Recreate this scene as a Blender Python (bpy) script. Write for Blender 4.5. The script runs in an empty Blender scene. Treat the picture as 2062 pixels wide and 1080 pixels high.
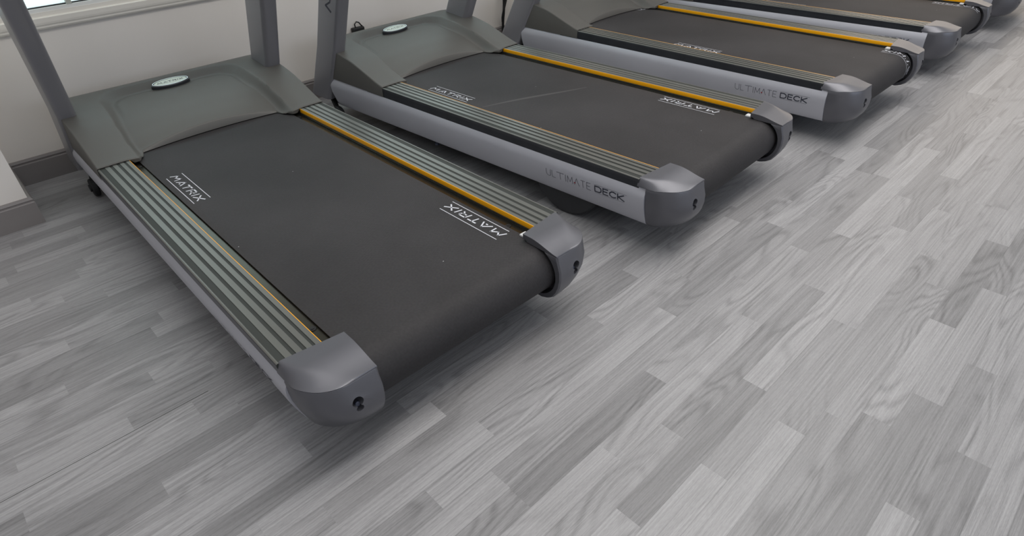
import bpy, bmesh, math, random
from mathutils import Vector, Matrix
random.seed(7)
D = bpy.data
scene = bpy.context.scene
COL = scene.collection

# ------------------------------------------------------------------ camera
cam_d = D.cameras.new('camera')
cam = D.objects.new('camera', cam_d)
COL.objects.link(cam)
cam_d.sensor_fit = 'HORIZONTAL'
cam_d.sensor_width = 36.0
cam_d.lens = 36.0 * 1222.3 / 2062.0
cam_d.clip_start = 0.02
RC = ((0.71810768, -0.69501342, -0.03574497),
      (-0.42393838, -0.39613683, -0.81446415),
      (0.55190362, 0.60002663, -0.57911177))
m3 = Matrix((RC[0], [-a for a in RC[1]], [-a for a in RC[2]])).transposed()
cam.matrix_world = Matrix.Translation((0, 0, 1.0892)) @ m3.to_4x4()
scene.camera = cam

# ------------------------------------------------------------------ world and lights
world = D.worlds.new('world')
scene.world = world
world.use_nodes = True
wn = world.node_tree.nodes
wl = world.node_tree.links
bg = wn['Background']
tc = wn.new('ShaderNodeTexCoord')
sp = wn.new('ShaderNodeSeparateXYZ')
wr = wn.new('ShaderNodeValToRGB')
wl.new(tc.outputs['Generated'], sp.inputs[0])
wl.new(sp.outputs['Z'], wr.inputs[0])
wr.color_ramp.elements[0].position = 0.0
wr.color_ramp.elements[0].color = (0.31, 0.31, 0.335, 1)
wr.color_ramp.elements[1].position = 0.6
wr.color_ramp.elements[1].color = (0.95, 0.97, 1.0, 1)
wl.new(wr.outputs[0], bg.inputs[0])
bg.inputs[1].default_value = 0.55


def area(name, loc, target, sx, sy, power, color):
    l = D.lights.new(name, 'AREA')
    l.shape = 'RECTANGLE'
    l.size, l.size_y = sx, sy
    l.energy = power
    l.color = color
    o = D.objects.new(name, l)
    COL.objects.link(o)
    o.location = loc
    o.rotation_euler = (Vector(target) - Vector(loc)).to_track_quat('-Z', 'Y').to_euler()
    return o


area('ceiling_light', (2.4, 0.7, 3.0), (2.4, 0.7, 0), 4.6, 1.3, 85, (1.0, 0.97, 0.93))
area('side_daylight', (8.4, 1.6, 1.7), (3.2, 0.6, 0.2), 2.6, 1.6, 20, (1.0, 0.84, 0.66))
area('rear_daylight', (2.2, -4.4, 1.9), (1.8, 0.6, 0.2), 5.5, 1.6, 58, (0.72, 0.83, 1.0))

vs = scene.view_settings
vs.view_transform = 'Standard'
vs.look = 'None'
vs.exposure = 0.0
vs.gamma = 1.0
vs.use_curve_mapping = False


# ------------------------------------------------------------------ materials
def srgb(r, g, b):
    f = lambda c: (c / 255 / 12.92) if c <= 10 else ((c / 255 + 0.055) / 1.055) ** 2.4
    return (f(r), f(g), f(b), 1)


def mat(name, col, rough=0.5, metal=0.0, coat=0.0, spec=0.5):
    m = D.materials.new(name)
    m.use_nodes = True
    b = m.node_tree.nodes['Principled BSDF']
    b.inputs['Base Color'].default_value = col
    b.inputs['Roughness'].default_value = rough
    b.inputs['Metallic'].default_value = metal
    b.inputs['Specular IOR Level'].default_value = spec
    if coat:
        b.inputs['Coat Weight'].default_value = coat
        b.inputs['Coat Roughness'].default_value = 0.15
    return m


def add_noise(m, scale, amount, bump=0.0, bscale=400, stretch=(1, 1, 1)):
    """mottles the base colour by +-amount and adds a fine bump"""
    nt = m.node_tree
    N, L = nt.nodes, nt.links
    b = N['Principled BSDF']
    t = N.new('ShaderNodeTexCoord')
    mp = N.new('ShaderNodeMapping')
    mp.inputs['Scale'].default_value = stretch
    L.new(t.outputs['Object'], mp.inputs[0])
    n = N.new('ShaderNodeTexNoise')
    n.inputs['Scale'].default_value = scale
    n.inputs['Detail'].default_value = 5
    L.new(mp.outputs[0], n.inputs['Vector'])
    mr = N.new('ShaderNodeMapRange')
    mr.inputs['From Min'].default_value = 0.3
    mr.inputs['From Max'].default_value = 0.7
    mr.inputs['To Min'].default_value = 1 - amount
    mr.inputs['To Max'].default_value = 1 + amount
    L.new(n.outputs[0], mr.inputs[0])
    vm = N.new('ShaderNodeVectorMath')
    vm.operation = 'SCALE'
    vm.inputs[0].default_value = b.inputs['Base Color'].default_value[:3]
    L.new(mr.outputs[0], vm.inputs['Scale'])
    L.new(vm.outputs[0], b.inputs['Base Color'])
    if bump:
        n2 = N.new('ShaderNodeTexNoise')
        n2.inputs['Scale'].default_value = bscale
        L.new(t.outputs['Object'], n2.inputs['Vector'])
        bp = N.new('ShaderNodeBump')
        bp.inputs['Strength'].default_value = bump
        bp.inputs['Distance'].default_value = 0.0005
        L.new(n2.outputs[0], bp.inputs['Height'])
        L.new(bp.outputs[0], b.inputs['Normal'])
    return m


M = {}
M['hood'] = add_noise(mat('hood_plastic', srgb(86, 84, 80), 0.52), 3, 0.03, 0.25, 900)
M['cap'] = add_noise(mat('cap_paint', srgb(104, 104, 109), 0.36, 0.45), 8, 0.04, 0.12, 1500)
M['panel'] = add_noise(mat('panel_paint', srgb(190, 190, 197), 0.42, 0.3), 3, 0.03, 0.05, 1500)
M['upright'] = add_noise(mat('upright_paint', srgb(142, 141, 145), 0.34, 0.35), 3, 0.03, 0.05, 1500)
M['ridge'] = add_noise(mat('rail_ridge', srgb(118, 118, 113), 0.35, 0.5), 6, 0.05, 0, 1, (6, 0.5, 1))
M['groove'] = add_noise(mat('rail_groove', srgb(56, 58, 55), 0.6, spec=0.3), 6, 0.06, 0, 1, (6, 0.5, 1))
M['railside'] = add_noise(mat('rail_side', srgb(52, 54, 58), 0.28, 0.2), 20, 0.10)
M['orange'] = mat('orange_strip', srgb(255, 178, 8), 0.4)
M['pan'] = mat('gloss_pan', srgb(84, 82, 74), 0.24, 0.8)
M['black'] = mat('black_steel', srgb(26, 26, 27), 0.6)
M['rubber'] = add_noise(mat('black_rubber', srgb(50, 50, 52), 0.75), 20, 0.08)
M['white'] = mat('white_print', srgb(208, 209, 216), 0.6)
M['clip'] = mat('white_clip', srgb(215, 215, 215), 0.5)
M['ink'] = mat('dark_print', srgb(45, 48, 62), 0.5)
M['inkthin'] = mat('thin_dark_print', srgb(72, 73, 84), 0.5)
M['red'] = mat('red_dot', srgb(170, 30, 40), 0.5)
M['badge'] = mat('badge_face', srgb(205, 212, 200), 0.35)
M['chrome'] = mat('chrome_ring', srgb(220, 220, 222), 0.15, 1.0)
M['hole'] = mat('hole_bolt', srgb(80, 84, 100), 0.4, 0.5)
M['screen'] = mat('screen_glass', srgb(20, 22, 26), 0.1)
M['wall'] = add_noise(mat('wall_paint', srgb(226, 220, 213), 0.8), 2.5, 0.025, 0.15, 300)
M['sill'] = add_noise(mat('sill_paint', srgb(220, 215, 206), 0.55), 3, 0.02)
M['base'] = add_noise(mat('baseboard_paint', srgb(128, 123, 121), 0.45), 5, 0.05)
M['frame'] = mat('window_frame_paint', srgb(222, 222, 218), 0.4)
M['mullion'] = mat('window_mullion_paint', srgb(176, 178, 168), 0.4)


def belt_material():
    m = mat('belt_rubber', srgb(70, 68, 70), 0.66, spec=0.28)
    nt = m.node_tree
    N, L = nt.nodes, nt.links
    b = N['Principled BSDF']
    t = N.new('ShaderNodeTexCoord')
    # woven dimples about 2.6 mm apart
    mp = N.new('ShaderNodeMapping')
    mp.inputs['Rotation'].default_value = (0, 0, math.radians(45))
    L.new(t.outputs['UV'], mp.inputs[0])
    v = N.new('ShaderNodeTexVoronoi')
    v.inputs['Scale'].default_value = 330
    v.inputs['Randomness'].default_value = 0.0
    L.new(mp.outputs[0], v.inputs['Vector'])
    mr = N.new('ShaderNodeMapRange')
    mr.inputs['From Min'].default_value = 0.1
    mr.inputs['From Max'].default_value = 0.65
    mr.inputs['To Min'].default_value = 1.28
    mr.inputs['To Max'].default_value = 0.62
    L.new(v.outputs['Distance'], mr.inputs[0])
    # broad dusty wear along the middle
    n = N.new('ShaderNodeTexNoise')
    n.inputs['Scale'].default_value = 3.2
    n.inputs['Detail'].default_value = 6
    L.new(t.outputs['Object'], n.inputs['Vector'])
    mr2 = N.new('ShaderNodeMapRange')
    mr2.inputs['From Min'].default_value = 0.35
    mr2.inputs['From Max'].default_value = 0.7
    mr2.inputs['To Min'].default_value = 0.86
    mr2.inputs['To Max'].default_value = 1.22
    L.new(n.outputs[0], mr2.inputs[0])
    n3 = N.new('ShaderNodeTexNoise')
    n3.inputs['Scale'].default_value = 160
    n3.inputs['Detail'].default_value = 3
    L.new(t.outputs['Object'], n3.inputs['Vector'])
    mr3 = N.new('ShaderNodeMapRange')
    mr3.inputs['From Min'].default_value = 0.3
    mr3.inputs['From Max'].default_value = 0.7
    mr3.inputs['To Min'].default_value = 0.9
    mr3.inputs['To Max'].default_value = 1.1
    L.new(n3.outputs[0], mr3.inputs[0])
    mu = N.new('ShaderNodeMath'); mu.operation = 'MULTIPLY'
    L.new(mr.outputs[0], mu.inputs[0]); L.new(mr2.outputs[0], mu.inputs[1])
    mu2 = N.new('ShaderNodeMath'); mu2.operation = 'MULTIPLY'
    L.new(mu.outputs[0], mu2.inputs[0]); L.new(mr3.outputs[0], mu2.inputs[1])
    vm = N.new('ShaderNodeVectorMath'); vm.operation = 'SCALE'
    vm.inputs[0].default_value = srgb(55, 53, 54)[:3]
    L.new(mu2.outputs[0], vm.inputs['Scale'])
    # a few pale specks of grit
    vo = N.new('ShaderNodeTexVoronoi')
    vo.inputs['Scale'].default_value = 11
    L.new(t.outputs['UV'], vo.inputs['Vector'])
    lt = N.new('ShaderNodeMath'); lt.operation = 'LESS_THAN'
    lt.inputs[1].default_value = 0.016
    L.new(vo.outputs['Distance'], lt.inputs[0])
    mx = N.new('ShaderNodeMix'); mx.data_type = 'RGBA'
    L.new(lt.outputs[0], mx.inputs[0])
    L.new(vm.outputs[0], mx.inputs[6])
    mx.inputs[7].default_value = (0.45, 0.45, 0.45, 1)
    L.new(mx.outputs[2], b.inputs['Base Color'])
    bp = N.new('ShaderNodeBump')
    bp.inputs['Strength'].default_value = 0.35
    bp.inputs['Distance'].default_value = 0.0006
    L.new(v.outputs['Distance'], bp.inputs['Height'])
    L.new(bp.outputs[0], b.inputs['Normal'])
    return m


M['belt'] = belt_material()


def floor_material():
    m = mat('grey_oak_vinyl', (0.3, 0.3, 0.3, 1), 0.42, spec=0.45)
    nt = m.node_tree
    N, L = nt.nodes, nt.links
    b = N['Principled BSDF']
    def node(t, **kw):
        n = N.new(t)
        for k, v in kw.items(): setattr(n, k, v)
        return n
    def math_(op, a, c, c2=None):
        n = node('ShaderNodeMath', operation=op)
        for i, x in enumerate((a, c, c2)):
            if x is None: continue
            if isinstance(x, (int, float)): n.inputs[i].default_value = x
            else: L.new(x, n.inputs[i])
        return n.outputs[0]
    geo = node('ShaderNodeTexCoord')
    sx = node('ShaderNodeSeparateXYZ'); L.new(geo.outputs['Object'], sx.inputs[0])
    at = node('ShaderNodeVertexColor'); at.layer_name = 'plank'
    sc = node('ShaderNodeSeparateColor'); L.new(at.outputs[0], sc.inputs[0])
    tone, r1, r2 = sc.outputs[0], sc.outputs[1], sc.outputs[2]
    def coord(fx, fy, ox, oy):
        c = node('ShaderNodeCombineXYZ')
        L.new(math_('ADD', math_('MULTIPLY', sx.outputs[0], fx), math_('MULTIPLY', r1, ox)), c.inputs[0])
        L.new(math_('ADD', math_('MULTIPLY', sx.outputs[1], fy), math_('MULTIPLY', r2, oy)), c.inputs[1])
        L.new(math_('MULTIPLY', r1, 91.0), c.inputs[2])
        return c.outputs[0]
    def noise(vec, detail, rough=0.5, dist=0.0):
        n = node('ShaderNodeTexNoise')
        n.inputs['Scale'].default_value = 1
        n.inputs['Detail'].default_value = detail
        n.inputs['Roughness'].default_value = rough
        n.inputs['Distortion'].default_value = dist
        L.new(vec, n.inputs['Vector'])
        return n.outputs[0]
    # growth rings: contour lines of a stretched noise field
    field = noise(coord(1.5, 9.0, 40, 60), 1.5, 0.4, 0.35)
    rings = math_('SINE', math_('MULTIPLY', field, 95.0), 0)
    rings2 = math_('SINE', math_('MULTIPLY', field, 43.0), 0)
    where = noise(coord(2.2, 10.0, 17, 23), 1)
    wmask = node('ShaderNodeMapRange'); wmask.inputs['From Min'].default_value = 0.38; wmask.inputs['From Max'].default_value = 0.62
    L.new(where, wmask.inputs[0])
    streak = noise(coord(3.5, 290.0, 9, 11), 4, 0.62)
    broad = noise(coord(1.6, 42.0, 31, 7), 3, 0.6)
    fine = noise(coord(90.0, 800.0, 3, 5), 2)
    knot = node('ShaderNodeTexVoronoi'); knot.inputs['Scale'].default_value = 1
    L.new(coord(2.3, 9.0, 13, 29), knot.inputs['Vector'])
    kk = node('ShaderNodeMapRange'); kk.inputs['From Min'].default_value = 0.0; kk.inputs['From Max'].default_value = 0.06
    kk.inputs['To Min'].default_value = 0.80; kk.inputs['To Max'].default_value = 1.0
    L.new(knot.outputs['Distance'], kk.inputs[0])
    v = math_('MULTIPLY_ADD', tone, 0.66, 0.70)
    s = math_('MULTIPLY', math_('MULTIPLY', math_('POWER', math_('MULTIPLY_ADD', rings, 0.5, 0.5), 2.0), wmask.outputs[0]), -0.24)
    s = math_('ADD', s, math_('MULTIPLY', rings2, 0.022))
    s = math_('ADD', s, math_('MULTIPLY', math_('SUBTRACT', streak, 0.5), 0.95))
    s = math_('ADD', s, math_('MULTIPLY', math_('SUBTRACT', broad, 0.5), 0.22))
    s = math_('ADD', s, math_('MULTIPLY', math_('SUBTRACT', fine, 0.5), 0.45))
    v = math_('MULTIPLY', v, math_('ADD', s, 1.0))
    v = math_('MULTIPLY', v, kk.outputs[0])
    # thin printed gaps between strips
    uv = node('ShaderNodeSeparateXYZ'); L.new(geo.outputs['UV'], uv.inputs[0])
    e = math_('MINIMUM', uv.outputs[1], math_('SUBTRACT', 1.0, uv.outputs[1]))
    ge = node('ShaderNodeMapRange'); ge.inputs['From Min'].default_value = 0.0; ge.inputs['From Max'].default_value = 0.028
    ge.inputs['To Min'].default_value = 0.84; ge.inputs['To Max'].default_value = 1.0
    L.new(e, ge.inputs[0])
    v = math_('MULTIPLY', v, ge.outputs[0])
    vm = node('ShaderNodeVectorMath', operation='SCALE')
    vm.inputs[0].default_value = (0.286, 0.280, 0.283)
    L.new(v, vm.inputs['Scale'])
    L.new(vm.outputs[0], b.inputs['Base Color'])
    bp = node('ShaderNodeBump'); bp.inputs['Strength'].default_value = 0.18; bp.inputs['Distance'].default_value = 0.0006
    L.new(streak, bp.inputs['Height']); L.new(bp.outputs[0], b.inputs['Normal'])
    rr = node('ShaderNodeMapRange'); rr.inputs['To Min'].default_value = 0.36; rr.inputs['To Max'].default_value = 0.5
    L.new(streak, rr.inputs[0]); L.new(rr.outputs[0], b.inputs['Roughness'])
    return m


M['floor'] = floor_material()


# ------------------------------------------------------------------ helpers
def tag(o, label=None, cat=None, group=None, kind=None):
    if label: o['label'] = label
    if cat: o['category'] = cat
    if group: o['group'] = group
    if kind: o['kind'] = kind
    return o


def obj(name, V, F, m, parent=None, smooth=None, mats=None, fm=None):
    me = D.meshes.new(name)
    me.from_pydata([tuple(v) for v in V], [], F)
    bm = bmesh.new()
    bm.from_mesh(me)
    bmesh.ops.recalc_face_normals(bm, faces=bm.faces)
    bm.to_mesh(me)
    bm.free()
    for mm in (mats or [m]):
        me.materials.append(mm)
    if fm:
        for p, i in zip(me.polygons, fm):
            p.material_index = i
    if smooth is not None:
        for p in me.polygons:
            p.use_smooth = True
        me.set_sharp_from_angle(angle=math.radians(smooth))
    me.update()
    o = D.objects.new(name, me)
    COL.objects.link(o)
    if parent: o.parent = parent
    return o


class MB:
    def __init__(s): s.V, s.F, s.m = [], [], []
    def add(s, V, F, mi=0):
        n = len(s.V)
        s.V += [tuple(v) for v in V]
        s.F += [tuple(i + n for i in f) for f in F]
        s.m += [mi] * len(F)
    def box(s, x0, x1, y0, y1, z0, z1, mi=0):
        V = [(x, y, z) for z in (z0, z1) for y in (y0, y1) for x in (x0, x1)]
        s.add(V, [(0, 2, 3, 1), (4, 5, 7, 6), (0, 1, 5, 4), (2, 6, 7, 3), (0, 4, 6, 2), (1, 3, 7, 5)], mi)
    def loft(s, rings, caps=True, mi=0, closed=True):
        n = len(rings[0])
        V = [p for r in rings for p in r]
        F = []
        for i in range(len(rings) - 1):
            for j in range(n if closed else n - 1):
                k = (j + 1) % n
                F.append((i * n + j, i * n + k, (i + 1) * n + k, (i + 1) * n + j))
        if caps:
            F.append(tuple(range(n)))
            F.append(tuple((len(rings) - 1) * n + j for j in range(n)))
        s.add(V, F, mi)
    def cyl(s, c, axis, r, h, n=32, r2=None, mi=0, bevel=0):
        """cylinder centred at c along axis 'x','y','z'"""
        r2 = r if r2 is None else r2
        rings = []
        lv = [(-h / 2, r - bevel), (-h / 2 + bevel, r), (h / 2 - bevel, r2), (h / 2, r2 - bevel)] if bevel else [(-h / 2, r), (h / 2, r2)]
        for t, rr in lv:
            ring = []
            for i in range(n):
                a = 2 * math.pi * i / n
                p = (rr * math.cos(a), rr * math.sin(a))
                q = {'x': (t, p[0], p[1]), 'y': (p[0], t, p[1]), 'z': (p[0], p[1], t)}[axis]
                ring.append((c[0] + q[0], c[1] + q[1], c[2] + q[2]))
            rings.append(ring)
        s.loft(rings, mi=mi)
    def tube(s, pts, r, n=10, mi=0):
        pts = [Vector(p) for p in pts]
        rings = []
        up = Vector((0.3, 0.2, 1)).normalized()
        for i, p in enumerate(pts):
            d = (pts[min(i + 1, len(pts) - 1)] - pts[max(i - 1, 0)]).normalized()
            a = d.cross(up)
            if a.length < 1e-4: a = d.cross(Vector((1, 0, 0)))
            a.normalize(); b = d.cross(a)
            rings.append([p + r * (math.cos(t) * a + math.sin(t) * b) for t in [2 * math.pi * k / n for k in range(n)]])
        s.loft(rings, mi=mi)
    def build(s, name, m, parent=None, smooth=None, mats=None):
        return obj(name, s.V, s.F, m, parent, smooth, mats, s.m if mats else None)


def bevel(o, w, seg=2, angle=35):
    """bevels a mesh object in place"""
    bm = bmesh.new()
    bm.from_mesh(o.data)
    es = [e for e in bm.edges if len(e.link_faces) == 2 and e.calc_face_angle(0) > math.radians(angle)]
    bmesh.ops.bevel(bm, geom=es, offset=w, segments=seg, affect='EDGES', profile=0.5, clamp_overlap=True)
    bm.to_mesh(o.data)
    bm.free()
    for p in o.data.polygons: p.use_smooth = True
    o.data.set_sharp_from_angle(angle=math.radians(50))
    return o


def interp(tab, x):
    if x <= tab[0][0]: return tab[0][1]
    for (a, u), (b, v) in zip(tab, tab[1:]):
        if x <= b:
            return u + (v - u) * (x - a) / (b - a)
    return tab[-1][1]


def smooth(t):
    t = max(0.0, min(1.0, t))
    return t * t * (3 - 2 * t)


def boolean(o, cutters):
    for c in cutters:
        md = o.modifiers.new('b', 'BOOLEAN')
        md.object = c
        md.operation = 'DIFFERENCE'
        md.solver = 'EXACT'
    dg = bpy.context.evaluated_depsgraph_get()
    me = D.meshes.new_from_object(o.evaluated_get(dg))
    o.modifiers.clear()
    o.data = me
    for p in me.polygons: p.use_smooth = True
    me.set_sharp_from_angle(angle=math.radians(40))
    for c in cutters:
        D.objects.remove(c)
    return o


# ------------------------------------------------------------------ floor of printed strips
LW, LY = 0.0608790, 0.8753054          # strip width, front edge of strip row 0
JOINTS = [(-15,1.188,.2,.6),(-14,.967,.7,.35),(-14,1.487,.25,.55),(-13,1.298,.2,.5),(-13,1.839,.7,.25),(-12,1.603,.7,.2),(-12,2.118,.2,.6),(-11,1.108,.4,.45),(-11,1.763,.65,.5),(-10,1.012,.75,.6),(-10,1.902,.2,.55),(-9,.798,.8,.5),(-9,1.431,.4,.5),(-9,2.22,.75,.55),(-8,.595,.75,.25),(-8,1.074,.2,.75),(-8,2.013,.75,.35),(-8,2.493,.35,.75),(-7,.827,.6,.35),(-7,2.236,.6,.35),(-7,2.96,.35,.6),(-6,1.285,.75,.4),(-6,1.852,.5,.75),(-6,2.708,.75,.4),(-5,.936,.2,.7),(-5,1.691,.65,.3),(-5,2.346,.3,.75),(-4,.482,.65,.35),(-4,1.43,.55,.4),(-4,1.899,.7,.4),(-3,.358,.3,.8),(-3,1.16,.8,.2),(-3,1.771,.35,.8),(-3,2.57,.7,.3),(-2,.549,.7,.4),(-2,1.325,.55,.35),(-2,1.959,.55,.3),(-1,.194,.6,.4),(-1,.999,.35,.75),(-1,2.415,.3,.5),(0,1.232,.25,.6),(1,.456,.25,.7),(2,.239,.75,.4),(4,-.016,.2,.65),(6,-.239,.25,.65),(7,.114,.8,.5),(8,-.011,.7,.4),(9,.2,.7,.45),(10,.074,.4,.75),(11,.267,.65,.35),(12,-.089,.75,.3),(14,.175,.35,.7),(15,-.044,.75,.5),(18,.097,.35,.6),(19,-.001,.7,.6),(21,.065,.35,.65),(24,-.069,.35,.6),(26,.154,.65,.3),(28,-.006,.4,.65)]


def build_floor():
    X0, X1 = -3.0, 9.5
    V, F, C, UV = [], [], [], []
    for k in range(-78, 36):
        y1 = LY + k * LW
        y0 = y1 - LW
        if y0 > 3.01: break
        y1 = min(y1, 3.01)
        js = sorted((x * 1.02349, a, b) for (l, x, a, b) in JOINTS if l == k)
        # joints left and right of the known ones, with random strip lengths
        if not js:
            js = [(random.uniform(-0.4, 0.6), None, None)]
        left = []
        x = js[0][0]
        while x > X0:
            x -= random.uniform(0.42, 0.78); left.append((x, None, None))
        mid = []
        for a, b in zip(js, js[1:]):
            mid.append(a)
            gap = b[0] - a[0]
            if gap > 1.15:
                n = round(gap / 0.62)
                for i in range(1, n): mid.append((a[0] + gap * (i + random.uniform(-.15, .15)) / n, None, None))
        mid.append(js[-1])
        right = []
        x = js[-1][0]
        while x < X1:
            x += random.uniform(0.42, 0.78); right.append((x, None, None))
        al = left[::-1] + mid + right
        for a, b in zip(al, al[1:]):
            t = [q for q in (a[2], b[1]) if q is not None]
            tone = sum(t) / len(t) if t else random.choice((.2, .35, .45, .5, .6, .7, .78))
            tone = min(1, max(0, tone + random.uniform(-.04, .04)))
            n = len(V)
            V += [(a[0], y0, 0), (b[0], y0, 0), (b[0], y1, 0), (a[0], y1, 0)]
            F.append((n, n + 1, n + 2, n + 3))
            c = (tone, random.random(), random.random(), 1)
            C += [c] * 4
            UV += [(a[0], 0), (b[0], 0), (b[0], 1), (a[0], 1)]
    me = D.meshes.new('floor')
    me.from_pydata(V, [], F)
    me.materials.append(M['floor'])
    ca = me.color_attributes.new('plank', 'FLOAT_COLOR', 'CORNER')
    for i, c in enumerate(C): ca.data[i].color = c
    uv = me.uv_layers.new(name='UVMap')
    for i, u in enumerate(UV): uv.data[i].uv = u
    o = D.objects.new('floor', me)
    COL.objects.link(o)
    tag(o, kind='structure')
    # the open sheet seam near the left foreground
    s = MB()
    s.box(-0.75, 0.16, LY + 7 * LW - 0.0006, LY + 7 * LW + 0.0006, 0.0, 0.0003)
    tag(s.build('trim_1', M['groove']), kind='structure')


build_floor()

# ------------------------------------------------------------------ walls, column, window
WY = 3.004                      # face of the back wall
SZ = 0.553                      # height at which the sill moulding starts
CXR, CY = 0.060, 2.604          # boxed-in column: right face, front face


def build_room():
    w = MB()
    w.box(-3.0, 9.5, WY, WY + 0.22, 0, SZ)
    w.box(-3.0, 9.5, WY, WY + 0.22, 1.46, 2.9)
    w.box(3.2, 9.5, WY, WY + 0.22, SZ, 1.46)
    w.box(-3.0, -2.0, WY, WY + 0.22, SZ, 1.46)
    tag(w.build('wall_back', M['wall']), kind='structure')
    c = MB(); c.box(-3.0, CXR, CY, WY - 0.001, 0, 2.9)
    tag(c.build('wall_column', M['wall']), kind='structure')
    # skirting: flat board, groove, small rounded cap
    prof = [(0.0, 0.0), (0.014, 0.0), (0.014, 0.082), (0.011, 0.085), (0.011, 0.089), (0.013, 0.093), (0.009, 0.100), (0.0, 0.101)]
    def skirt(name, a, b, nrm, m0=0, m1=0):
        """a,b ends on the wall face; m0,m1 mitre signs at the ends"""
        d = (Vector(b) - Vector(a)).normalized()
        n = Vector(nrm)
        r = []
        for e, mt in ((Vector(a), -m0), (Vector(b), m1)):
            r.append([(e + n * t + d * (t * mt)) + Vector((0, 0, z)) for t, z in prof])
        q = MB(); q.loft(r)
        return tag(q.build(name, M['base']), kind='structure')
    skirt('baseboard_back', (CXR, WY, 0), (9.5, WY, 0), (0, -1, 0), -1, 0)
    skirt('baseboard_column_front', (-3, CY, 0), (CXR, CY, 0), (0, -1, 0), 0, 1)
    skirt('baseboard_column_side', (CXR, CY, 0), (CXR, WY, 0), (1, 0, 0), 1, -1)
    # sill moulding (stepped) along the back wall
    sp_ = [(0.0, 0.0), (0.010, 0.0), (0.013, 0.006), (0.013, 0.012), (0.015, 0.017), (0.016, 0.024), (0.016, 0.040), (0.004, 0.044), (0.004, 0.058), (-0.02, 0.060), (-0.02, 0.0)]
    q = MB()
    q.loft([[(x, WY - t, SZ + z) for t, z in sp_] for x in (CXR + 0.0, 3.2)])
    tag(q.build('trim_2', M['sill']), kind='structure')
    # window: white frame rails, mullions, panes
    fz = SZ + 0.058
    f = MB()
    f.box(CXR, 3.2, WY - 0.002, WY + 0.05, fz, fz + 0.013)
    f.box(CXR, 3.2, WY + 0.01, WY + 0.05, fz + 0.013, fz + 0.017, 2)
    for mx in (0.500, 1.21, 1.92, 2.63):
        f.box(mx - 0.009, mx + 0.009, WY - 0.003, WY + 0.05, fz + 0.013, 1.46, 1)
    f.box(CXR, 3.2, WY, WY + 0.05, 1.40, 1.46)
    tag(f.build('window_1', M['frame'], mats=[M['frame'], M['mullion'], M['black']]), kind='structure')
    g = mat('glowing_pane', srgb(222, 238, 240), 0.55)
    gb = g.node_tree.nodes['Principled BSDF']
    gb.inputs['Transmission Weight'].default_value = 0.3
    gb.inputs['IOR'].default_value = 1.05
    gb.inputs['Emission Color'].default_value = srgb(210, 227, 228)
    gb.inputs['Emission Strength'].default_value = 0.75  # pane's own glow stands in for the daylight outside
    p = MB(); p.box(CXR, 3.2, WY + 0.020, WY + 0.026, fz + 0.013, 1.42)
    tag(p.build('window_pane', g), kind='structure')


build_room()

# ------------------------------------------------------------------ treadmill (local: x across, y towards the wall, z up; rear end at y=0)
RZ = 0.250                      # height of the foot rails
HW = 0.412                      # half width


def sx_(V, s): return [(s * x, y, z) for x, y, z in V]


def mb_mirror(b, s):
    if s < 0: return b
    b.V = [(-x, y, z) for x, y, z in b.V]
    return b
# every handed part is modelled for the left side (x<0) and mirrored for the right


RID = [(-0.412, -0.405, 1, 0.0), (-0.405, -0.389, 0, -0.0012), (-0.389, -0.375, 1, 0.0), (-0.375, -0.366, 0, -0.0016),
       (-0.366, -0.353, 1, 0.0), (-0.353, -0.344, 0, -0.0016), (-0.344, -0.332, 1, 0.0), (-0.332, -0.325, 0, -0.0016), (-0.325, -0.3135, 1, 0.0)]


def rail(s, T):
    b = MB()
    y0, y1 = -0.01, 1.40
    prof, mi = [], []
    # outer side (dark), rounded shoulder
    prof += [(-0.409, -0.045), (-0.4105, -0.012), (-0.4115, -0.005)]
    mi += [2, 2, 2]
    prof += [(-0.4105, -0.0015)]
    mi += [1]
    for x0, x1, mm, dz in RID:
        x0 = max(x0, -0.408)
        prof += [(x0 + (0.0006 if dz < 0 else 0), dz), (x1 - (0.0006 if dz < 0 else 0), dz)]
        mi += [mm, 1 if dz == 0 else 0]
    prof += [(-0.3135, -0.03)]
    V, F, FM = [], [], []
    n = len(prof)
    for y in (None, y1):
        V += [(x, -0.004 - 0.10 * (x + 0.412) if y is None else y, RZ + z) for x, z in prof]
    for j in range(n - 1):
        F.append((j, j + 1, n + j + 1, n + j)); FM.append(mi[j])
    F.append(tuple(range(n))); FM.append(0)
    F.append(tuple(n + j for j in range(n))); FM.append(0)
    F.append((n - 1, 0, n, 2 * n - 1)); FM.append(0)
    b.V, b.F, b.m = V, F, FM
    mb_mirror(b, s)
    b.build('foot_rail', None, T, None, [M['groove'], M['ridge'], M['railside']])
    o = MB(); o.box(-0.3136, -0.3120, y0, y1 - 0.12, RZ - 0.0150, RZ + 0.0003)
    bevel(mb_mirror(o, s).build('orange_strip', M['orange'], T), 0.0004, 2)
    p = MB(); p.box(-0.3115, -0.270, y0, y1, RZ - 0.030, RZ - 0.0255)
    p.box(-0.3128, -0.3108, y0, y1, RZ - 0.0215, RZ - 0.0185)
    pan = mb_mirror(p, s).build('deck_edge_strip', M['pan'], T)
    for y in (0.072, 1.262):
        sc = MB()
        sc.cyl((-0.295, y, RZ - 0.0246), 'z', 0.0085, 0.0022, 24, bevel=0.0008)
        sc.cyl((-0.295, y, RZ - 0.0232), 'z', 0.0042, 0.0016, 6)
        mb_mirror(sc, s).build('screw', M['black'], pan, 40)
    if s < 0: return
    c = MB(); c.box(-0.296, -0.274, -0.016, 0.006, RZ - 0.020, RZ - 0.013)
    bevel(mb_mirror(c, s).build('belt_guide_clip', M['clip'], T), 0.002)


def panel_z(y):
    t = y / 1.70
    return (-0.026 - 0.013 * t, -0.156 - 0.016 * t)


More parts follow.
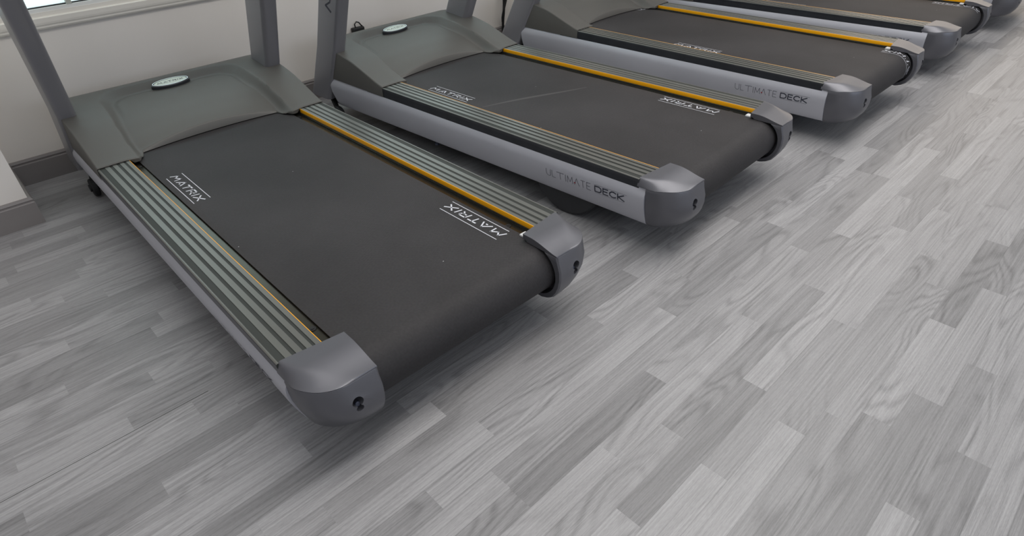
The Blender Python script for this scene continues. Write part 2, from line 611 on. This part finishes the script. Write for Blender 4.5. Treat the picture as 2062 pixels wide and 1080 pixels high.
def side_panel(s, T):
    b = MB()
    rings = []
    for y in (-0.031, 0.2, 0.6, 1.0, 1.4, 1.69):
        zt, zb = panel_z(y)
        h = zt - zb
        pr = [(-0.395, 0), (-0.407, 0), (-0.4085, -.02), (-0.4165, -.16), (-0.4185, -.28), (-0.4165, -.46), (-0.4095, -.64), (-0.4010, -.82), (-0.3945, -.95), (-0.389, -1), (-0.375, -1.0), (-0.375, -.5)]
        rings.append([(x, y, RZ + zt + k * h) for x, k in pr])
    b.loft(rings)
    return mb_mirror(b, s).build('side_panel', M['panel'], T, 30)


def panel_x(z, y):
    zt, zb = panel_z(y)
    k = (zt - z) / (zt - zb)
    return -interp([(0, .407), (.02, .4085), (.16, .4165), (.28, .4185), (.46, .4165), (.64, .4095), (.82, .4010), (.95, .3945), (1, .389)], k)


# rear end cap: plan outline from outer front, round the corner, to the inner rear
def outline(a, b, yr, xo, xi=0.264, y0=-0.031, n=12):
    """outer side x=xo, rear at y=yr, corner ellipse semi-axes a,b"""
    P = [(xo, y0), (xo, min(y0 - 0.002, yr + b))]
    yb = P[-1][1]
    bb = yb - yr
    for i in range(1, n + 1):
        t = math.pi / 2 * i / n
        P.append((xo - a + a * math.cos(t), yb - bb * math.sin(t)))
    P.append((xi + 0.4 * (P[-1][0] - xi), yr))
    P.append((xi + 0.004, yr))
    P.append((xi, yr + 0.004))
    P.append((xi, y0))
    return P


def seam_z(x, y):
    return -0.0165 - 0.007 * smooth((y + 0.10) / 0.06) * smooth((x - 0.33) / 0.05)


def end_cap(s, T):
    LV = [(None, .085, .0885, -.1385, .4130), (-.036, .086, .0905, -.1425, .4135), (-.060, .090, .092, -.150, .4135), (-.085, .095, .097, -.1505, .4110),
          (-.110, .102, .103, -.1455, .4055), (-.130, .106, .106, -.137, .4000), (-.149, .108, .106, -.124, .3935), (-.160, .106, .10, -.108, .3850), (-.167, .100, .085, -.088, .371)]
    rings = []
    for z, a, bb, yr, xo in LV:
        P = outline(a, bb, yr, xo)
        if z is None: rings.append([(-x, y, RZ + seam_z(x, y) - 0.0012) for x, y in P])
        else: rings.append([(-x, y, RZ + z) for x, y in P])
    b = MB()
    # a narrow rounded lip under the seam
    def inset(P, d, dz):
        out = []
        n = len(P)
        for i, (x, y, z) in enumerate(P):
            a, c = P[max(i - 1, 0)], P[min(i + 1, n - 1)]
            tx, ty = c[0] - a[0], c[1] - a[1]
            l = math.hypot(tx, ty) or 1
            out.append((x - ty / l * d, y + tx / l * d, z + dz))
        return out
    r0 = rings[0]
    rings[0] = inset(r0, -0.0010, -0.0022)
    b.loft([inset(r0, 0.0014, 0.0), inset(r0, -0.0002, -0.0006)] + rings)
    mb_mirror(b, s)
    o = b.build('end_cap', M['cap'], T, 45)
    cut = MB(); cut.cyl((-0.262, -0.055, RZ - 0.084), 'x', 0.077, 0.064, 64)
    cut.box(-0.294, -0.23, -0.055, 0.1, RZ - 0.161, RZ + 0.02)
    cut = MB()
    R0 = []
    for xx in (-0.2945, -0.20):
        ring = [(xx, 0.06, RZ - 0.156), (xx, 0.06, RZ + 0.03), (xx, -0.055, RZ + 0.03)]
        for i in range(0, 33):
            t = math.pi * i / 32
            ring.append((xx, -0.055 - 0.0785 * math.sin(t), RZ - 0.084 + 0.077 * math.cos(t)))
        R0.append(ring)
    cut.loft(R0)
    k1 = mb_mirror(cut, s).build('cutter', None)
    h = MB(); h.cyl((-0.325, -0.15, RZ - 0.064), 'y', 0.0122, 0.06, 32)
    k2 = mb_mirror(h, s).build('cutter', None)
    h = MB(); h.cyl((-0.3235, -0.16, RZ - 0.082), 'y', 0.0080, 0.05, 24)
    k3 = mb_mirror(h, s).build('cutter', None)
    boolean(o, [k1, k2, k3])
    if len(o.data.materials) == 0: o.data.materials.append(M['cap'])
    g = MB()  # added black strip, paints the shade inside the open seam
    g.loft([inset(r0, 0.0018, -0.002), inset(r0, 0.0018, 0.0009)])
    mb_mirror(g, s).build('seam_shade_strip', M['black'], o)
    bt = MB(); bt.cyl((-0.3235, -0.139, RZ - 0.077), 'y', 0.0062, 0.006, 20, bevel=0.001)
    mb_mirror(bt, s).build('adjuster_bolt', M['hole'], o, 40)
    # lid
    b = MB()
    X0, NX, NY = 0.264, 26, 30
    yr, a, bb, xo = -0.1385, .085, .0885, .4130
    top = []
    for j in range(NY + 1):
        v = j / NY
        yl = -0.1385 * (1 - (1 - v) ** 1.4)
        row = []
        for i in range(NX + 1):
            u = i / NX
            yf = -0.018 * (1 - u) ** 1.3          # slanted front edge
            y = yf + (yr - yf) * (1 - (1 - v) ** 1.3)
            yc = yr + bb
            if y > yc: X = xo
            else:
                q = min(1.0, (yc - y) / bb)
                X = xo - a + a * math.sqrt(max(0, 1 - q * q))
            uu = 1 - (1 - u) ** 1.35
            x = X0 + (X - X0) * uu
            # height
            rear = smooth((-y - 0.045) / 0.105)
            d = X - x
            side = 1 - min(1, d / (0.012 + 0.050 * smooth((-y) / 0.10)))
            zz = 0.0025 - 0.0175 * rear
            zs = seam_z(x, y) - 0.0002
            zz = zz + (zs - zz) * (side ** 2.2)
            if v > 0.97: zz = zz + (zs - zz) * ((v - 0.97) / 0.03)
            row.append((-x, y, RZ + zz))
        top.append(row)
    V = [p for r in top for p in r]
    n = NX + 1
    F = [(j * n + i, j * n + i + 1, (j + 1) * n + i + 1, (j + 1) * n + i) for j in range(NY) for i in range(NX)]
    # boundary loop goes down to make the lid solid
    loop = [j * n for j in range(NY + 1)] + [NY * n + i for i in range(1, n)] + [j * n + NX for j in range(NY - 1, -1, -1)] + [i for i in range(NX - 1, 0, -1)]
    m0 = len(V)
    for q in loop:
        x, y, z = V[q]
        zb = RZ + seam_z(-x, y) - 0.0007
        if y > -0.03 and x > -0.40: zb = RZ - 0.012
        V.append((x, y, min(z - 0.0004, zb)))
    L = len(loop)
    for q in range(L):
        F.append((loop[q], loop[(q + 1) % L], m0 + (q + 1) % L, m0 + q))
    F.append(tuple(m0 + q for q in range(L)))
    b.add(V, F)
    mb_mirror(b, s).build('end_cap_lid', M['cap'], T, 38)


# belt path: arc length q>=0 on the flat top (y), q<0 round the rear roller
BR, BYC, BZC = 0.066, -0.055, -0.0850


def belt_pt(q, off=0.0):
    q0 = q - BYC
    if q0 >= 0: return (q, RZ + BZC + BR + off)
    t = -q0 / BR
    if t <= math.pi:
        return (BYC - (BR + off) * math.sin(t), RZ + BZC + (BR + off) * math.cos(t))
    return (BYC + (-q0 - math.pi * BR), RZ + BZC - BR - off)


def belt(T):
    qs = [BYC - BR * math.pi - 1.5] + [BYC - BR * math.pi * i / 40 for i in range(40, -1, -1)] + [0.3, 0.7, 1.1, 1.5]
    xs = [-0.284, 0.284]
    th = 0.0025
    b = MB()
    rings = []
    for q in qs:
        (y1, z1), (y2, z2) = belt_pt(q), belt_pt(q, -th)
        rings.append([(-0.284, y1, z1), (0.284, y1, z1), (0.284, y2, z2), (-0.284, y2, z2)])
    b.loft(rings)
    o = b.build('running_belt', M['belt'], T, 30)
    uv = o.data.uv_layers.new(name='UVMap')
    # uv in metres along the belt
    ql = {}
    for i, q in enumerate(qs):
        for j in range(4): ql[i * 4 + j] = q
    for lp in o.data.loops:
        v = o.data.vertices[lp.vertex_index].co
        uv.data[lp.index].uv = (v.x + 1, ql[lp.vertex_index] + 3)
    r = MB(); r.cyl((0, BYC, RZ + BZC), 'x', BR - 0.006, 0.574, 40)
    r.build('rear_roller', M['black'], T, 40)


# stroke letters: lists of polylines in units of letter height
GL = {
    'M': (1.95, [[(0, 0), (.28, 1), (.95, .38), (1.62, 1), (1.9, 0)]]),
    'A': (1.35, [[(0, 0), (.82, 1), (1.60, 0)], [(.74, .14), (.93, .14)]]),
    'T': (1.45, [[(0, 1), (1.45, 1)], [(.72, 1), (.72, 0)]]),
    'R': (1.40, [[(0, 0), (0, 1), (1.1, 1), (1.38, .72), (1.1, .44), (.45, .44)], [(.8, .44), (1.4, 0)]]),
    'I': (0.05, [[(0, 0), (0, 1)]]),
    'X': (1.5, [[(0, 0), (1.5, 1)], [(0, 1), (1.5, 0)]]),
    'U': (.85, [[(0, 1), (0, .3), (.12, .08), (.42, 0), (.73, .08), (.85, .3), (.85, 1)]]),
    'L': (.62, [[(0, 1), (0, 0), (.62, 0)]]),
    'm': (1.0, [[(0, 0), (.05, 1), (.5, .2), (.95, 1), (1.0, 0)]]),
    'a': (.95, [[(0, 0), (.47, 1), (.94, 0)]]),
    't': (.8, [[(0, 1), (.8, 1)], [(.4, 1), (.4, 0)]]),
    'E': (.7, [[(.7, 1), (0, 1), (0, 0), (.7, 0)], [(0, .52), (.62, .52)]]),
    'D': (.95, [[(0, 0), (0, 1), (.6, 1), (.9, .8), (.95, .5), (.9, .2), (.6, 0), (0, 0)]]),
    'C': (.9, [[(.9, .85), (.6, 1), (.3, .97), (.05, .72), (0, .5), (.05, .28), (.3, .03), (.6, 0), (.9, .15)]]),
    'K': (.9, [[(0, 0), (0, 1)], [(.85, 1), (.1, .5), (.9, 0)]]),
}


def strokes(b, lines, w, fn, mi=0, step=None):
    """flat ribbons of width w along polylines; fn(u,v)->3d point"""
    for ln in lines:
        for (x0, y0), (x1, y1) in zip(ln, ln[1:]):
            dx, dy = x1 - x0, y1 - y0
            d = math.hypot(dx, dy)
            if d == 0: continue
            ux, uy = dx / d, dy / d
            e = w * 0.38
            n = max(1, int(d / step)) if step else 1
            pts = []
            for i in range(n + 1):
                t = -e + (d + 2 * e) * i / n
                px, py = x0 + ux * t, y0 + uy * t
                pts.append((fn(px - uy * w / 2, py + ux * w / 2), fn(px + uy * w / 2, py - ux * w / 2)))
            V = [p for a in pts for p in a]
            b.add(V, [(2 * i, 2 * i + 1, 2 * i + 3, 2 * i + 2) for i in range(n)], mi)


def word(txt, h, gap, slant=0.0, length=None):
    """returns polylines in metres, starting at u=0, and the total length"""
    out, x = [], 0
    for ch in txt:
        w, L = GL[ch]
        for ln in L: out.append([(x + px + slant * py, py) for px, py in ln])
        x += w + gap
    tot = x - gap
    k = (length / tot) if length else h
    return [[(px * k, py * h) for px, py in ln] for ln in out], tot * k


def belt_print(T, left, right):
    lines, _ = word('MATRIX', 0.0205, 0.62, 0.25, 0.232)
    rows = [[(0, 0.0365), (0.238, 0.0365)], [(0.004, -0.0135), (0.242, -0.0135)]]
    for s, qs in ((-1, left), (1, right)):
        for q0 in qs:
            def fn(u, v):
                y, z = belt_pt(q0 + s * u, 0.0004)
                return (-0.2515 + v if s < 0 else 0.2570 - v, y, z)
            b = MB()
            strokes(b, lines, 0.0045, fn, step=0.012)
            strokes(b, rows, 0.0022, fn, step=0.012)
            b.build('belt_lettering', M['white'], T)


def panel_print(P):
    b = MB()
    def fn(u, v):
        y = 0.357 - u
        z = RZ - 0.1015 + 0.0265 * u + v
        return (panel_x(z - RZ, y) - 0.0005, y, z)
    l1, _ = word('ULTImatE', 0.026, 0.32, 0, 0.188)
    strokes(b, l1, 0.0016, fn, step=0.006)
    b2 = MB()
    def fn2(u, v): return fn(u + 0.206, v)
    l2, _ = word('DECK', 0.0200, 0.28, 0, 0.112)
    strokes(b2, [[(x, y + 0.0035) for x, y in l] for l in l2], 0.0042, fn2, step=0.006)
    strokes(b2, [[(-0.002, 0.0285), (0.122, 0.0285)], [(0.0, -0.0015), (0.110, -0.0015)]], 0.0007, fn2, step=0.006)
    o = b.build('thin_lettering', M['inkthin'], P)
    b2.build('bold_lettering', M['ink'], P)
    r = MB(); strokes(r, [[(0.1215, 0.0085), (0.1255, 0.0085)]], 0.004, fn)
    r.build('red_dot', M['red'], P)


# motor hood --------------------------------------------------------
ARM = [(1.275, .004), (1.30, .010), (1.35, .026), (1.403, .044), (1.45, .060), (1.491, .072), (1.571, .088), (1.65, .098), (1.73, .1055), (1.78, .105), (1.81, .098), (1.835, .080)]
PAN = [(1.36, .007), (1.42, .030), (1.50, .053), (1.58, .067), (1.66, .076), (1.74, .082), (1.80, .085)]


def smoothtab(tab, y):
    return sum(interp(tab, y + d) for d in (-.018, -.009, 0, .009, .018)) / 5


def rr_dist(x, y, hw, ytop, r):
    """signed distance outside of a rect |x|<hw, y<ytop with rounded top corners r"""
    ax = abs(x)
    dx, dy = ax - (hw - r), y - (ytop - r)
    if dx > 0 and dy > 0: return math.hypot(dx, dy) - r
    return max(ax - hw, y - ytop)


def hood_z(x, y):
    ax = abs(x)
    A = smoothtab(ARM, max(y, 1.275))
    A -= 0.004 * smooth((0.33 - ax) / 0.05) * (1 - smooth((y - 1.3) / 0.25))
    P = smoothtab(PAN, y) - 0.0205 * (ax / 0.255) ** 2 * (1 - smooth((y - 1.40) / 0.30)) 
    wi = 0.255 - 0.022 * smooth((y - 1.37) / 0.30)
    di = rr_dist(x, y, wi, 1.722, 0.085)           # inside the panel: < 0
    do = rr_dist(x, y, wi + 0.030 + 0.010 * smooth((y - 1.4) / .3), 1.760, 0.115)
    m = di / (di - do) if di > 0 and do < 0 else (0.0 if di <= 0 else 1.0)
    m = m * m * (2 - m)
    # shallow valley where the step meets the panel
    P2 = min(P, A - 0.006) if ax > 0.16 or y > 1.6 else P
    P2 -= 0.004 * smooth(1 - abs(di) / 0.02) * smooth((y - 1.5) / .1)
    z = P2 * (1 - m) + A * m
    # rounded outer shoulder
    e = max(0.0, (ax - (HW - 0.005)) / 0.005)
    z -= 0.005 * (1 - math.sqrt(max(0, 1 - min(1, e) ** 2)))
    return z


def hood(T):
    xs = []
    def seg(a, b, n): return [a + (b - a) * i / n for i in range(n)]
    xs = seg(0, 0.20, 14) + seg(0.20, 0.30, 22) + seg(0.30, 0.404, 8) + seg(0.404, 0.412, 6) + [0.412]
    xs = [-x for x in xs[:0:-1]] + xs
    def yf(ax):
        if ax < 0.250: return 1.378 - 0.020 * (ax / 0.25) ** 2
        if ax < 0.264: return 1.358 - 0.050 * (ax - 0.250) / 0.014
        if ax < 0.284: return 1.308 - 0.031 * smooth((ax - 0.264) / 0.020)
        return 1.277
    def yb(ax): return 1.835 - 0.115 * max(0, (ax - 0.27) / 0.142) ** 2
    NY = 70
    V, F = [], []
    nx = len(xs)
    for j in range(NY + 1):
        v = j / NY
        for x in xs:
            ax = abs(x)
            a, b_ = yf(ax), yb(ax)
            y = a + (b_ - a) * (v ** 1.15)
            z = hood_z(x, y)
            if j == 0: z -= 0.0022
            V.append((x, y, RZ + z))
    for j in range(NY):
        for i in range(nx - 1):
            F.append((j * nx + i, j * nx + i + 1, (j + 1) * nx + i + 1, (j + 1) * nx + i))
    def skirt(idx, fn):
        m0 = len(V)
        for q in idx: V.append(fn(V[q]))
        for k in range(len(idx) - 1):
            F.append((idx[k], idx[k + 1], m0 + k + 1, m0 + k))
    skirt([i for i in range(nx)], lambda p: (p[0], p[1] + (0.002 if abs(p[0]) > 0.262 else -0.003), RZ + 0.0005 if abs(p[0]) > 0.300 else (RZ - 0.0125 if abs(p[0]) > 0.262 else RZ - 0.0155)))
    for i in (0, nx - 1):
        skirt([j * nx + i for j in range(NY + 1)], lambda p: (p[0], p[1], RZ - 0.038))
    skirt([NY * nx + i for i in range(nx)], lambda p: (p[0], p[1] + 0.004, RZ - 0.13))
    b = MB(); b.add(V, F)
    o = b.build('motor_hood', M['hood'], T, 42)
    # badge
    tilt = math.radians(14)
    c = Vector((0.0, 1.711, RZ + 0.092))
    def ell(r0, r1, z0, nn=48):
        out = []
        for i in range(nn):
            t = 2 * math.pi * i / nn
            p = Vector((r0 * math.cos(t), r1 * math.sin(t), z0))
            out.append(c + Matrix.Rotation(tilt, 3, 'X') @ p)
        return out
    k = MB(); k.loft([ell(.074, .028, -.012), ell(.073, .0275, .0015), ell(.070, .0255, .003)])
    bd = k.build('badge', M['railside'], o, 30)
    k = MB(); k.loft([ell(.0685, .0245, .003), ell(.0680, .0240, .0055), ell(.0655, .0220, .0055), ell(.0650, .0215, .003)])
    k.build('badge_ring', M['chrome'], bd, 30)
    k = MB(); k.loft([ell(.0620, .0195, .002), ell(.0615, .0192, .0045)])
    k.build('badge_face', M['badge'], bd, 30)
    k = MB()
    lt, _ = word('MATRIX', 0.010, 0.7, 0.2, 0.096)
    strokes(k, lt, 0.0020, lambda u, v: tuple(c + Matrix.Rotation(tilt, 3, 'X') @ Vector((-0.049 + u, -0.005 + v, 0.0048))))
    k.build('badge_lettering', M['ink'], bd)


def upright(s, T):
    # rounded section, swept up and towards the runner
    b = MB()
    def ring(z):
        yc = 1.665 - 0.57 * (z - 0.1)
        d = 0.080
        lean = -0.062 * max(0, z - 0.1)
        x0, x1 = (-0.421 + lean, -0.360 + lean) if s < 0 else (-0.413 - lean, -0.347 - lean)
        r = 0.018
        P = []
        for cx, cy, a0 in ((x1 - r, yc + d - r, 0), (x0 + r, yc + d - r, 90), (x0 + r, yc - d + r, 180), (x1 - r, yc - d + r, 270)):
            for k in range(7):
                a = math.radians(a0 + 15 * k)
                P.append((cx + r * math.cos(a), cy + r * math.sin(a), RZ + z))
        return P
    zs = [-0.150, -0.144, 0.0, 0.1, 0.3, 0.6, 0.88]
    R = [ring(z) for z in zs]
    R[0] = [(x * 0.985 - 0.006, y, z) for x, y, z in R[0]]
    b.loft(R)
    o = mb_mirror(b, s).build('upright', M['upright'], T, 40)
    return o


def post_emblem(o):
    k = MB()
    def fn(u, v):          # v = height above the rails, u = distance from the post's centre line
        yc = 1.665 - 0.57 * (v - 0.1)
        return (-0.4214 - 0.062 * (v - 0.1), yc + u, RZ + v)
    strokes(k, [[(-.030, .42), (-.025, .345), (-.020, .312), (.010, .296), (-.032, .272)]], 0.009, fn)
    k.build('post_emblem', M['ink'], o)


def console(T):
    b = MB()
    b.box(-0.40, 0.40, 1.13, 1.24, RZ + 0.86, RZ + 0.92)
    c = bevel(b.build('console', M['upright'], T), 0.012, 3)
    r = []
    for y, z in ((1.10, 0.90), (1.20, 1.20), (1.24, 1.19), (1.15, 0.88)):
        r.append((y, z))
    k = MB(); k.loft([[(x, y, RZ + z) for y, z in r] for x in (-0.30, 0.30)])
    bevel(k.build('display_housing', M['hood'], c), 0.01, 2)
    k = MB()
    k.loft([[(x, 1.118 + 0.333 * (z - 0.95) - 0.0035, RZ + z) for z in (0.95, 1.16)] + [(x, 1.118 + 0.333 * (z - 0.95) + 0.002, RZ + z) for z in (1.16, 0.95)] for x in (-0.2, 0.2)])
    k.build('screen', M['screen'], c)
    for s in (-1, 1):
        k = MB()
        k.tube([(s * 0.385, 1.20, RZ + 0.87), (s * 0.390, 1.05, RZ + 0.83), (s * 0.392, 0.85, RZ + 0.80), (s * 0.392, 0.70, RZ + 0.79)], 0.018, 14)
        k.build('handrail', M['rubber'], T, 50)


def underside(T):
    b = MB()
    b.box(-0.372, 0.372, 0.06, 1.80, RZ - 0.115, RZ - 0.035)  # dark box added to block light under deck and hood
    for s in (-1, 1):
        x = s * 0.33
        b.box(x - 0.02, x + 0.02, 1.30, 1.36, RZ - 0.20, RZ - 0.11)
        b.box(x - 0.03, x + 0.03, 1.36, 1.78, RZ - 0.19, RZ - 0.11)
    b.box(-0.35, 0.35, 1.50, 1.58, RZ - 0.19, RZ - 0.13)
    b.build('chassis_light_block', M['black'], T)
    for s in (-1, 1):
        k = MB()
        k.cyl((s * 0.401, 1.69, RZ - 0.213), 'x', 0.035, 0.022, 28, bevel=0.004)
        k.cyl((s * 0.401, 1.69, RZ - 0.213), 'x', 0.014, 0.034, 20)
        k.tube([(s * 0.401, 1.69, RZ - 0.213), (s * 0.366, 1.80, RZ - 0.155)], 0.012, 8)
        k.build('front_wheel', M['black'], T, 40)
        # broad half-round rubber foot
        k = MB()
        rg = []
        for x, rr in ((-0.374, .142), (-0.368, .148), (-0.30, .148), (-0.293, .142)):
            rg.append([(x, 0.310 + rr * math.cos(math.pi * i / 24), RZ - 0.102 - rr * math.sin(math.pi * i / 24)) for i in range(25)])
        k.loft(rg)
        mb_mirror(k, s).build('rear_foot', M['rubber'], T, 40)
        k = MB()
        k.cyl((-0.36, 1.011, RZ - 0.168), 'z', 0.007, 0.04, 12)
        k.cyl((-0.36, 1.011, RZ - 0.190), 'z', 0.011, 0.008, 6)
        mb_mirror(k, s).build('levelling_bolt', M['hole'], T, 40)


def make_treadmill():
    T = D.objects.new('treadmill', None)
    COL.objects.link(T)
    T.empty_display_size = 0.2
    hood(T)
    belt(T)
    for s in (-1, 1):
        rail(s, T)
        P = side_panel(s, T)
        if s < 0: panel_print(P)
        end_cap(s, T)
        upright(s, T)
    underside(T)
    console(T)
    return T


proto = make_treadmill()


def copy_tree(o, parent=None):
    c = o.copy()
    COL.objects.link(c)
    c.parent = parent
    for ch in list(o.children): copy_tree(ch, c)
    return c


SPOTS = [
    (0.65851, 0.97590, -0.007365, [1.085], [0.038], 'nearest grey treadmill, in the left foreground beside the wall column, seen from its rear'),
    (1.78396, 0.93834, 0.032458, [1.157], [0.100], 'second grey treadmill from the left, pale crease across its black belt'),
    (2.93092, 0.87848, -0.000861, [0.790], [-0.235, 1.33], 'third grey treadmill from the left, white belt print curling round its rear roller'),
    (4.04572, 0.87610, 0.025902, [0.900], [-0.110], 'fourth grey treadmill from the left, cut by the top edge, print by its rear end'),
    (5.185, 0.850, 0.0, [0.6], [0.5], 'farthest grey treadmill, only its rear corner showing at the top right'),
]
mills = [proto]
for i in range(1, len(SPOTS)): mills.append(copy_tree(proto))
for T, (x, y, a, ql, qr, lab) in zip(mills, SPOTS):
    T.location = (x, y, 0)
    T.rotation_euler = (0, 0, a)
    tag(T, lab, 'treadmill', 'treadmills in a row facing the wall')
    belt_print(T, ql, qr)


post_emblem([c for c in mills[1].children if c.name.startswith('upright')][0])

# the pale crease across the second belt
def belt_crease(T):
    m = mat('belt_scuff', srgb(67, 64, 64), 0.6)
    k = MB()
    n = 24
    V = []
    for i in range(n + 1):
        t = i / n
        x = -0.262 + 0.43 * t
        y = 0.825 - 0.17 * t + 0.006 * math.sin(t * 5)
        w = 0.008 * math.sin(math.pi * min(1, t * 0.9 + 0.05)) + 0.0008
        for sgn in (-1, 1):
            V.append((x, y + sgn * w, belt_pt(0.5, 0.00025)[1]))
    k.add(V, [(2 * i, 2 * i + 1, 2 * i + 3, 2 * i + 2) for i in range(n)])
    k.build('belt_scuff', m, T)


belt_crease(mills[1])

# ------------------------------------------------------------------ small things by the wall
p = MB()
p.box(-0.034, 0.034, -0.028, 0.0, 0.0, 0.028)
p2 = MB()
plug = D.objects.new('socket_box', None); COL.objects.link(plug)
plug.location = (1.720, WY, 0.272)
tag(plug, 'small black power box with a looped lead, on the wall behind the second treadmill', 'power socket')
bevel(p.build('box', M['black'], plug), 0.004)
p2.tube([(-0.012, -0.014, 0.026), (-0.016, -0.016, 0.045), (-0.004, -0.018, 0.056), (0.010, -0.018, 0.050), (0.020, -0.018, 0.036), (0.030, -0.016, 0.026)], 0.0035, 8)
p2.build('lead', M['black'], plug, 50)

ck = MB()
pts = []
for i in range(26):
    t = i / 25
    z = 0.62 - 0.62 * t + 0.012
    pts.append((2.80 + 0.012 * math.sin(t * 9) - 0.06 * t, WY - 0.030 - 0.012 * math.sin(t * 13), z))
ck.tube(pts, 0.008, 10)
pts = [(x + 0.02 * math.cos(i * .5), y - 0.012, z) for i, (x, y, z) in enumerate(pts)]
ck.tube(pts, 0.006, 8)
tag(ck.build('hanging_cable', M['black'], None, 50), 'black cables hanging down the wall behind the third treadmill', 'cable')
